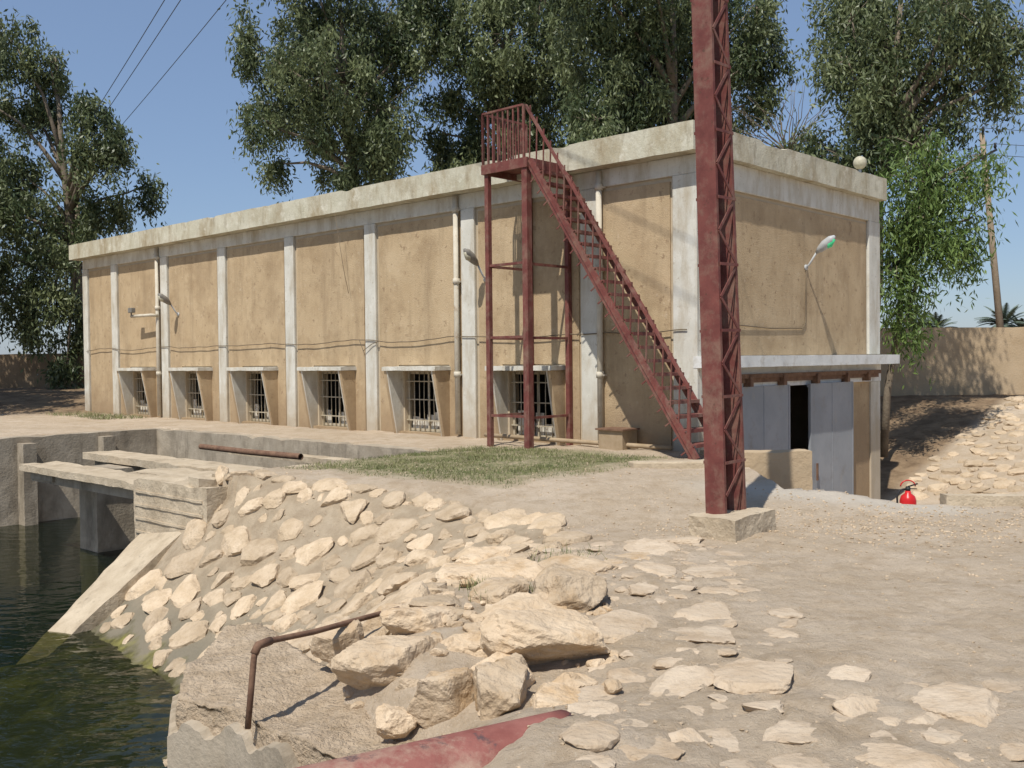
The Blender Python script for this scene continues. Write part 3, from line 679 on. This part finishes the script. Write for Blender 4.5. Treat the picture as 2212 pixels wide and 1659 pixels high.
big = [(.20,5.55,.05,.32,.22,.16,.2),(.43,6.5,.09,.26,.21,.15,1),(-.54,6.12,-.04,.25,.19,.14,.3),(-.68,5.52,-.10,.26,.19,.17,.1),(-.08,4.92,-.08,.17,.14,.14,.5),
 (-1.07,5.98,-.10,.12,.12,.16,1),(-.33,5.02,-.11,.14,.20,.17,2),(-.1,6.75,.0,.21,.15,.12,.2),(-.3,5.62,-.07,.12,.17,.14,1),(.2,4.85,-.12,.15,.12,.11,0),
 (-.08,5.5,-.02,.09,.08,.09,0),(-.13,5.25,-.10,.17,.12,.13,0),(.03,6.1,-.01,.24,.17,.12,.5),(-.2,5.9,-.03,.11,.09,.10,0),(-.85,6.55,-.12,.17,.14,.12,0),
 (.30,5.12,-.12,.10,.08,.09,0),(-.45,5.75,-.05,.07,.07,.07,0),(-.02,5.15,-.0,.10,.07,.07,0),(.08,7.3,-.02,.32,.2,.11,.3),(-.3,7.6,-.05,.22,.16,.11,.3),(.5,7.6,-.02,.34,.2,.08,.1),
 (.55,5.9,-.04,.12,.1,.06,.1),(-.48,6.75,-.08,.14,.1,.1,.1),(-.62,4.98,-.2,.09,.07,.07,0),(-.5,5.3,-.16,.11,.08,.08,0),(-.2,8.2,-.05,.22,.15,.10,.2),(.9,7.9,-.03,.25,.16,.06,.6)]
for x, y, z, sx_, sy_, sz_, ro in big: rs.rock((x, y, z), (sx_*1.12, sy_*1.12, sz_*1.12), lv=5, rot=ro, nrm=(nr.normal()*.12, nr.normal()*.12-.1, 1), flat=.72, npl=9, hr=(.58,.90), rough=.09)
for i in range(130):
    x = rnd.uniform(-1.0, .6); y = rnd.uniform(4.8, 7.4); r = rnd.uniform(.02, .06); rs.rock((x, y, H(x, y)+r*.3), (r, r*.8, r*.7))
rs.obj('rock_pile', M_rock)
rs = RockSet()
for i in range(4200):
    if i < 1700: x = rnd.gauss(3.8, 1.3); y = rnd.gauss(9.4, .6)
    else: x = rnd.uniform(-3, 6); y = 3.3+10.5*rnd.random()**1.5
    if y > 11.25-.33*(x-2.8) and x > 2.8: continue
    r = rnd.uniform(.004, .013)*(1.2 if y > 7 else .8); rs.rock((x, y, H(x, y)+detail(x, y)+r*.2), (r*1.2, r, r*.8), lv=1)
rs.obj('gravel', M_rock2)
# ------------------------------------------------------------------ grass
def blades(name, pts, hmin, hmax, wd, mat):
    n = len(pts); P = np.array(pts); h = nr.uniform(hmin, hmax, n); a = nr.uniform(0, 6.28, n)
    s_ = np.stack([np.cos(a), np.sin(a), np.zeros(n)], 1)*wd
    ln = np.stack([nr.normal(size=n)*.45*h, nr.normal(size=n)*.45*h, h], 1)
    V = np.stack([P-s_, P+s_, P+ln], 1).reshape(-1, 3)
    me = bpy.data.meshes.new(name); me.from_pydata(V.tolist(), [], [(3*i, 3*i+1, 3*i+2) for i in range(n)]); me.update()
    me.materials.append(mat); o = bpy.data.objects.new(name, me); sc.collection.objects.link(o)
gx_ = nr.uniform(-3.2, 2.4, 90000); gy_ = nr.uniform(11.2, 16.4, 90000)
mk2 = grassmask(gx_, gy_)*np.array([.35+.9*max(0, .5+noise.noise(Vector((a*1.6, b_*1.6, 0)))) for a, b_ in zip(gx_, gy_)])
sel = nr.uniform(0, 1, 90000) < mk2*.55; gx_, gy_ = gx_[sel], gy_[sel]; gz_ = Hs(gx_, gy_)
blades('grass', np.stack([gx_, gy_, gz_-.005], 1), .015, .05, .005, M_blade)
def tuft(x, y, n, sp, h): return [(x+rnd.gauss(0, sp), y+rnd.gauss(0, sp), H(x, y)-.01) for _ in range(n)]
pts = tuft(.5, 8.1, 80, .14, .1)+tuft(.35, 7.9, 60, .1, .1)+tuft(-.25, 7.0, 90, .05, .1)+tuft(-.18, 6.7, 60, .05, .1)+tuft(.1, 6.9, 40, .03, .1)
blades('weeds', pts, .04, .11, .004, M_blade)
pts = []
for _ in range(1100):
    p = W(rnd.uniform(-1.4, -.3), rnd.uniform(16.5, 20.5)); pts.append((p.x, p.y, .19))
blades('dry_grass', pts, .05, .14, .008, M_blade)
# ------------------------------------------------------------------ trees
def tree(name, base, yc, blobs, mat, leafL=.20, leafW=.034, dens=8.5, per=120, trunk_r=.28, fork=None, ysp=1.6):
    root = empty(name, Matrix.Translation(base)); bx, by, bz = base
    mb = MB()
    topz = max(b_[1] for b_ in blobs); mx_ = np.mean([b_[0] for b_ in blobs])
    tp_ = [(bx, by, bz-.3), (bx+.1, by, bz+(fork[1]-bz)*.3), ((bx+fork[0])/2+.15, by, bz+(fork[1]-bz)*.65), (fork[0], by, fork[1]), (fork[0]*.5+mx_*.5, yc, fork[1]*.5+topz*.5), (mx_, yc, topz-.3)]
    mb.tube([Vector(p)-Vector(base) for p in tp_], [trunk_r*1.25, trunk_r, trunk_r*.85, trunk_r*.7, trunk_r*.42, .05], 10)
    V = []; T = []
    for bl in blobs:
        x, z, r = bl[:3]
        y = bl[3] if len(bl) > 3 else yc+rnd.uniform(-ysp, ysp)
        s_ = Vector(tp_[3]).lerp(Vector(tp_[4]), min(1, max(0, (z-fork[1]-1)/(topz-fork[1]+.1))))
        if z < fork[1]+.5: s_ = Vector(tp_[2]).lerp(Vector(tp_[3]), .8)
        e = Vector((x, y, z)); mid = s_.lerp(e, .5)+Vector((rnd.uniform(-.3,.3), rnd.uniform(-.2,.2), .35))
        mb.tube([p-Vector(base) for p in (s_, s_.lerp(mid, .5)+Vector((0,0,.1)), mid, mid.lerp(e, .6), e+Vector((0,0,r*.3)))], [.09+.03*r, .075, .05, .035, .012], 6)
        nt_ = max(5, int(dens*r*r+4))
        for k in range(nt_):
            d = nr.normal(size=3); d /= np.linalg.norm(d); rr = r*nr.uniform(.2, 1.12)**.6
            if rnd.random() < .16: rr *= 1.3
            c = np.array([x, y, z])+d*rr*np.array([1.0, 1.0, .95])
            if rnd.random() < .4:
                mb.tube([e+Vector((0,0,r*.1))-Vector(base), Vector((e+Vector(c))/2)+Vector((0,0,.12))-Vector(base), Vector(c)+Vector((0,0,.15))-Vector(base)], [.018, .011, .005], 4)
            n = int(per*nr.uniform(.6, 1.4)); sg = nr.uniform(.12, .26)
            P = nr.normal(size=(n, 3))*np.array([sg, sg, sg*1.0]); P[:, 2] -= np.abs(nr.normal(size=n))*.32
            P += c
            D = nr.normal(size=(n, 3))*.60+np.array([0, 0, -.8]); D /= np.linalg.norm(D, axis=1)[:, None]
            S = np.cross(D, nr.normal(size=(n, 3))); S /= np.linalg.norm(S, axis=1)[:, None]
            l = nr.uniform(.7, 1.3, n)[:, None]*leafL; w = nr.uniform(.7, 1.2, n)[:, None]*leafW
            q = np.stack([P, P+D*l*.45+S*w, P+D*l, P+D*l*.45-S*w], 1)-np.array(base)
            V.append(q.reshape(-1, 3)); tt = np.clip(nr.uniform(.05, .95)+nr.normal(size=n)*.15, 0, 1); T.append(np.repeat(tt, 4))
    mb.obj('trunk_and_limbs', M_bark, root)
    V = np.vstack(V); T = np.concatenate(T); nq = len(V)//4
    me = bpy.data.meshes.new('foliage'); me.vertices.add(len(V)); me.vertices.foreach_set('co', V.ravel())
    me.loops.add(len(V)); me.loops.foreach_set('vertex_index', np.arange(len(V), dtype=np.int32))
    me.polygons.add(nq); me.polygons.foreach_set('loop_start', np.arange(0, len(V), 4, dtype=np.int32)); me.polygons.foreach_set('loop_total', np.full(nq, 4, dtype=np.int32))
    me.update(); at = me.attributes.new('tint', 'FLOAT', 'POINT'); at.data.foreach_set('value', T)
    me.materials.append(mat); o = bpy.data.objects.new('foliage', me); sc.collection.objects.link(o); o.parent = root
def scl(B, k): return [(x*k, 1.6+(z-1.6)*k, r*k) for x, z, r in B]
A_ = [(-7.36,12.5,1.5),(-5.9,13.0,1.7),(-7.7,10.8,1.2),(-6.1,10.8,1.7),(-4.7,11.6,1.4),(-4.3,9.9,1.15),(-5.0,8.9,.95),(-8.2,9.5,.7),(-4.5,13.3,1.3),(-6.6,14.9,2.0),(-4.2,8.4,.6),(-8.6,12.2,.7),(-6.6,9.2,.75),(-8.3,8.6,.35),(-5.6,8.0,.4),(-4.4,7.7,.4),(-3.9,8.8,.45),(-3.6,12.6,.9),(-3.9,14.6,1.2)]
B_ = [(-2.3,12.35,1.0),(-1.7,13.6,1.1),(-2.45,10.9,.65),(-1.96,9.3,1.0),(-.75,10.2,1.2),(-.1,12.35,1.5),(1.2,13.5,1.7),(.4,11.2,1.3),(1.5,11.7,1.5),(.9,15.1,1.8),(-1.2,8.3,1.0),(.6,9.3,1.15),(1.8,9.8,1.2),(-.7,14.6,.9),(-1.2,11.5,.65),(.2,8.0,.9),(-2.5,8.3,.65),(-2.7,9.9,.45),(-2.6,13.9,.8),(1.4,8.6,.8)]
C_ = [(2.4,10.7,1.35),(3.8,10.95,1.6),(2.9,9.1,1.35),(4.15,8.75,1.25),(2.26,8.0,.95),(4.9,10.0,1.45),(6.3,10.9,1.3),(6.9,9.9,.8),(6.3,8.7,.6),(7.2,9.0,.35),(5.5,12.4,1.6),(3.7,12.5,1.7),(3.2,7.6,.9),(4.6,7.6,.85),(7.0,11.4,.85),(5.6,8.4,.8),(2.0,12.5,1.2)]
D_ = [(8.84,10.2,.85),(9.8,10.3,1.15),(11.0,10.2,1.15),(12.1,9.8,.9),(12.7,9.2,.55),(8.6,9.1,.5),(9.3,8.85,.85),(9.0,8.0,.65),(8.3,7.3,.65),(10.3,8.7,.9),(11.5,8.85,.75),(10.2,11.6,1.2),(8.3,6.6,.55),(9.1,7.0,.55),(9.7,7.7,.6),(8.9,6.4,.55),(11.7,11.0,.9),(10.6,7.6,.6),(12.4,8.5,.35),(9.2,11.4,.7),(8.7,5.6,.45),(13.0,9.9,.4),(11.2,7.6,.4)]
D2 = [(10.2,6.7,.55),(10.9,6.6,.55),(10.8,5.7,.6),(11.4,4.9,.4),(10.2,5.1,.6),(9.9,4.0,.5),(10.0,3.05,.38),(11.4,4.2,.2),(11.3,5.9,.35),(9.7,5.9,.55),(9.7,2.4,.3),(11.7,6.5,.35),(10.6,4.5,.22),(9.6,4.9,.45),(9.5,3.4,.38)]
E_ = [(-17.5,12.9,1.1),(-16.4,12.4,.85),(-18.1,11.4,.9),(-16.8,11.0,.95),(-15.1,10.6,.75),(-14.2,9.9,.75),(-14.8,9.0,.8),(-13.5,8.1,.5),(-15.6,7.6,.9),(-15.1,6.6,.7),(-17.5,8.4,1.3),(-18,6.9,1.3),(-16.8,6.7,1.0),(-16.1,5.6,.8),(-17.8,5.2,1.1),(-17,4.2,.9),(-15.8,4.1,.6),(-18,3.7,1.0),(-15.6,2.6,.5),(-15.7,1.5,.45),(-19.4,8,1.7),(-19.3,11.5,1.3),(-14.1,7.4,.45),(-13.9,9.3,.4),(-16.6,3.0,.7),(-14.6,5.7,.35),(-15.3,3.2,.4)]
F_ = [(-16.6,7,1.7,26),(-17.6,8,1.8,28),(-19,8,2,30),(-18.3,5.5,1.5,26),(-19.5,7,2,33),(-17.7,5,1.2,30),(-20,9,2,28),(-17.2,9.5,1.5,25.5),(-19.8,5,1.6,31),(-21,7.5,2,34)]
tree('eucalyptus_tree', (-5.2, 34.5, .2), 34.2, A_, M_leaf, fork=(-5.4, 7.8), ysp=2.0, dens=13, per=155)
tree('eucalyptus_tree', (-.4, 35.5, .2), 35.2, B_, M_leaf, fork=(-.2, 8.2), ysp=2.0, dens=14, per=150)
tree('eucalyptus_tree', (4.4, 28.5, .2), 28.2, C_, M_leaf, leafL=.18, leafW=.03, dens=17, per=150, fork=(4.6, 7.0))
tree('eucalyptus_tree', (8.55, 24.2, .2), 23.9, scl(D_, .92), M_leaf, leafL=.16, leafW=.026, dens=22, per=140, fork=(8.9, 5.2), ysp=1.2, trunk_r=.16)
tree('willow_tree', (8.45, 22.7, -.4), 22.5, scl(D2, .9), M_leafg, leafL=.17, leafW=.022, dens=24, per=115, fork=(8.9, 3.9), ysp=.5, trunk_r=.08)
tree('eucalyptus_tree', (-15.7, 36.3, .4), 36, E_, M_leaf, leafL=.21, leafW=.036, fork=(-15.9, 6.0), ysp=1.3, trunk_r=.24, dens=12, per=135)
tree('eucalyptus_tree', (-18.8, 29, .3), 29, F_, M_leaf, leafL=.24, leafW=.045, fork=(-18.8, 4.0), trunk_r=.24, dens=9, per=120)
mb = MB()
for i in range(30):
    p = Vector((7.6, 27.5, 7.2)); pts = [p]; d = Vector((rnd.uniform(-.8,.8), rnd.uniform(-.3,.3), rnd.uniform(.0,.7))).normalized()
    for k in range(6): d = (d+Vector((rnd.gauss(0,.25), rnd.gauss(0,.2), rnd.gauss(0,.25)))).normalized(); p = p+d*.33; pts.append(p)
    mb.tube(pts, [.022,.018,.014,.011,.008,.006,.004], 4)
mb.tube([(7.4,27.5,0),(7.5,27.5,4),(7.6,27.5,7.3)], [.14,.1,.03], 7); mb.obj('bare_tree', M_bark)
# palms
mb = MB(); mt = MB(); PG = empty('date_palm_grove')
for (px_, py_, pz_, pr) in [(30.5,75,3.4,1.9),(34,80,3.5,2.1),(37.5,76,3.8,2.2),(41,80,3.5,2.0),(44,74,3.8,2.0),(27.5,82,3.0,1.8),(48,80,3.7,2.2),(53,76,3.8,2.2)]:
    mt.tube([(px_,py_,0),(px_,py_,pz_)], [.3,.22], 8)
    for k in range(60):
        a = rnd.uniform(0, 6.28); e = rnd.uniform(-.2, 1.3); ln = pr*rnd.uniform(.8, 1.05); pts = []; 
        d = Vector((math.cos(a)*math.cos(e), math.sin(a)*math.cos(e), math.sin(e))); p = Vector((px_,py_,pz_)); s_ = Vector((-math.sin(a), math.cos(a), 0))
        for j in range(7):
            pts.append(p.copy()); p = p+d*ln/6; d = (d+Vector((0,0,-.18))).normalized()
        for j in range(6):
            for u_ in range(4):
                q = pts[j].lerp(pts[j+1], u_/4); dd = (pts[j+1]-pts[j]).normalized(); wl = .42*math.sin(math.pi*(j+u_/4+.6)/7.2)
                for sg in (-1, 1):
                    t_ = q+(s_*sg*.8+dd*.6+Vector((0,0,-.25)))*wl
                    mb.add([q, q+dd*.11, t_], [(0,1,2)])
mb.obj('fronds', M_frond, PG); mt.obj('trunks', M_bark, PG)
# ------------------------------------------------------------------ utility poles, wires
UP = empty('utility_pole')
mb = MB(); mb.tube([(17.35,35,.2),(16.9,35,5),(16.48,35,9.35)], [.13,.11,.085], 12); mb.obj('pole', M_wood, UP)
mb = MB(); mb.beam((16.2,34.9,8.35),(16.95,34.9,8.75), .08, .08); mb.beam((16.45,34.9,7.9),(16.9,34.9,8.6), .04, .04); 
for x, z in ((16.25,8.42),(16.9,8.78),(16.48,9.35)): mb.tube([(x,34.9,z),(x,34.9,z+.08),(x,34.9,z+.14),(x,34.9,z+.2)], [.03,.06,.04,.05], 8)
mb.obj('crossarm', M_black, UP)
def sag(p, q, s_=.5, n=16):
    p = Vector(p); q = Vector(q); return [p.lerp(q, i/n)-Vector((0,0,s_*4*(i/n)*(1-i/n))) for i in range(n+1)]
mb = MB()
for (x, z), (x2, z2) in zip(((16.25,8.6),(16.9,8.95),(16.48,9.5)), ((60,9.3),(60,9.6),(60,10.1))): mb.tube(sag((x,34.9,z),(x2,40,z2),.7), .010, 4); mb.tube(sag((x,34.9,z),(-40,75,z+1.5),1.5), .010, 4)
mb.obj('overhead_wires', M_wire)
mb = MB()
for x0, z0, x1, z1 in ((-2.5,11.3,-14.4,10.3),(-2.0,11.4,-14.1,10.2),(-.6,11.3,-13.4,10.1)):
    mb.tube(sag((x0+4,8,z0+.1),(x1-4.2,42,z1),.25,24), .012, 4)
mb.obj('overhead_wires', M_wire)
UP2 = empty('utility_pole'); mb = MB(); mb.tube([(-18.2,42.1,.5),(-18.2,42.1,10.4)], [.16,.1], 10); mb.beam((-19,42.1,10.1),(-17.4,42.1,10.1), .1, .1); mb.obj('pole', M_wood, UP2)
gp = W(6.3, .25)
GL = empty('globe_lamp'); mb = MB(); mb.tube([(gp.x,gp.y,5.0),(gp.x,gp.y,5.3)], .03, 8); mb.obj('post', M_lampg, GL); mb = MB(); mb.sphere((gp.x,gp.y,5.40), .13); mb.obj('globe', M_globe, GL)
# ------------------------------------------------------------------ light, sky, camera
el = math.radians(58); sh = Vector((-.416, -.909)); sh.normalize()
sun = Vector((sh.x*math.cos(el), sh.y*math.cos(el), math.sin(el)))
ld = bpy.data.lights.new('sun', 'SUN'); ld.energy = 4.95; ld.angle = math.radians(.5); ld.color = (1, .96, .89)
lo = bpy.data.objects.new('sun', ld); sc.collection.objects.link(lo); lo.rotation_euler = (-sun).to_track_quat('-Z', 'Y').to_euler(); lo.location = (0, 0, 30)
w = bpy.data.worlds.new('World'); sc.world = w; w.use_nodes = True; nt = w.node_tree
sky = nt.nodes.new('ShaderNodeTexSky'); sky.sky_type = 'NISHITA'; sky.sun_disc = False; sky.sun_elevation = el; sky.sun_rotation = math.atan2(sun.x, sun.y)
sky.air_density = 1.0; sky.dust_density = 0.6; sky.ozone_density = 3.0; sky.altitude = 50
hz = nt.nodes.new('ShaderNodeMix'); hz.data_type = 'RGBA'; hz.inputs['Factor'].default_value = .5; hz.inputs[7].default_value = (1.95, 2.75, 4.4, 1)
nt.links.new(sky.outputs[0], hz.inputs[6])
nt.links.new(hz.outputs[2], nt.nodes['Background'].inputs['Color']); nt.nodes['Background'].inputs['Strength'].default_value = .122
cd = bpy.data.cameras.new('camera'); cd.lens = 35.07; cd.sensor_width = 36; cd.clip_end = 4000; cd.clip_start = .05
co = bpy.data.objects.new('camera', cd); sc.collection.objects.link(co)
co.matrix_world = Matrix.Translation((0, 0, 1.6)) @ Matrix.Rotation(math.radians(90-1.37), 4, 'X') @ Matrix.Rotation(math.radians(-.6), 4, 'Z')
sc.camera = co
sc.view_settings.view_transform = 'Standard'; sc.view_settings.look = 'None'; sc.view_settings.exposure = 0
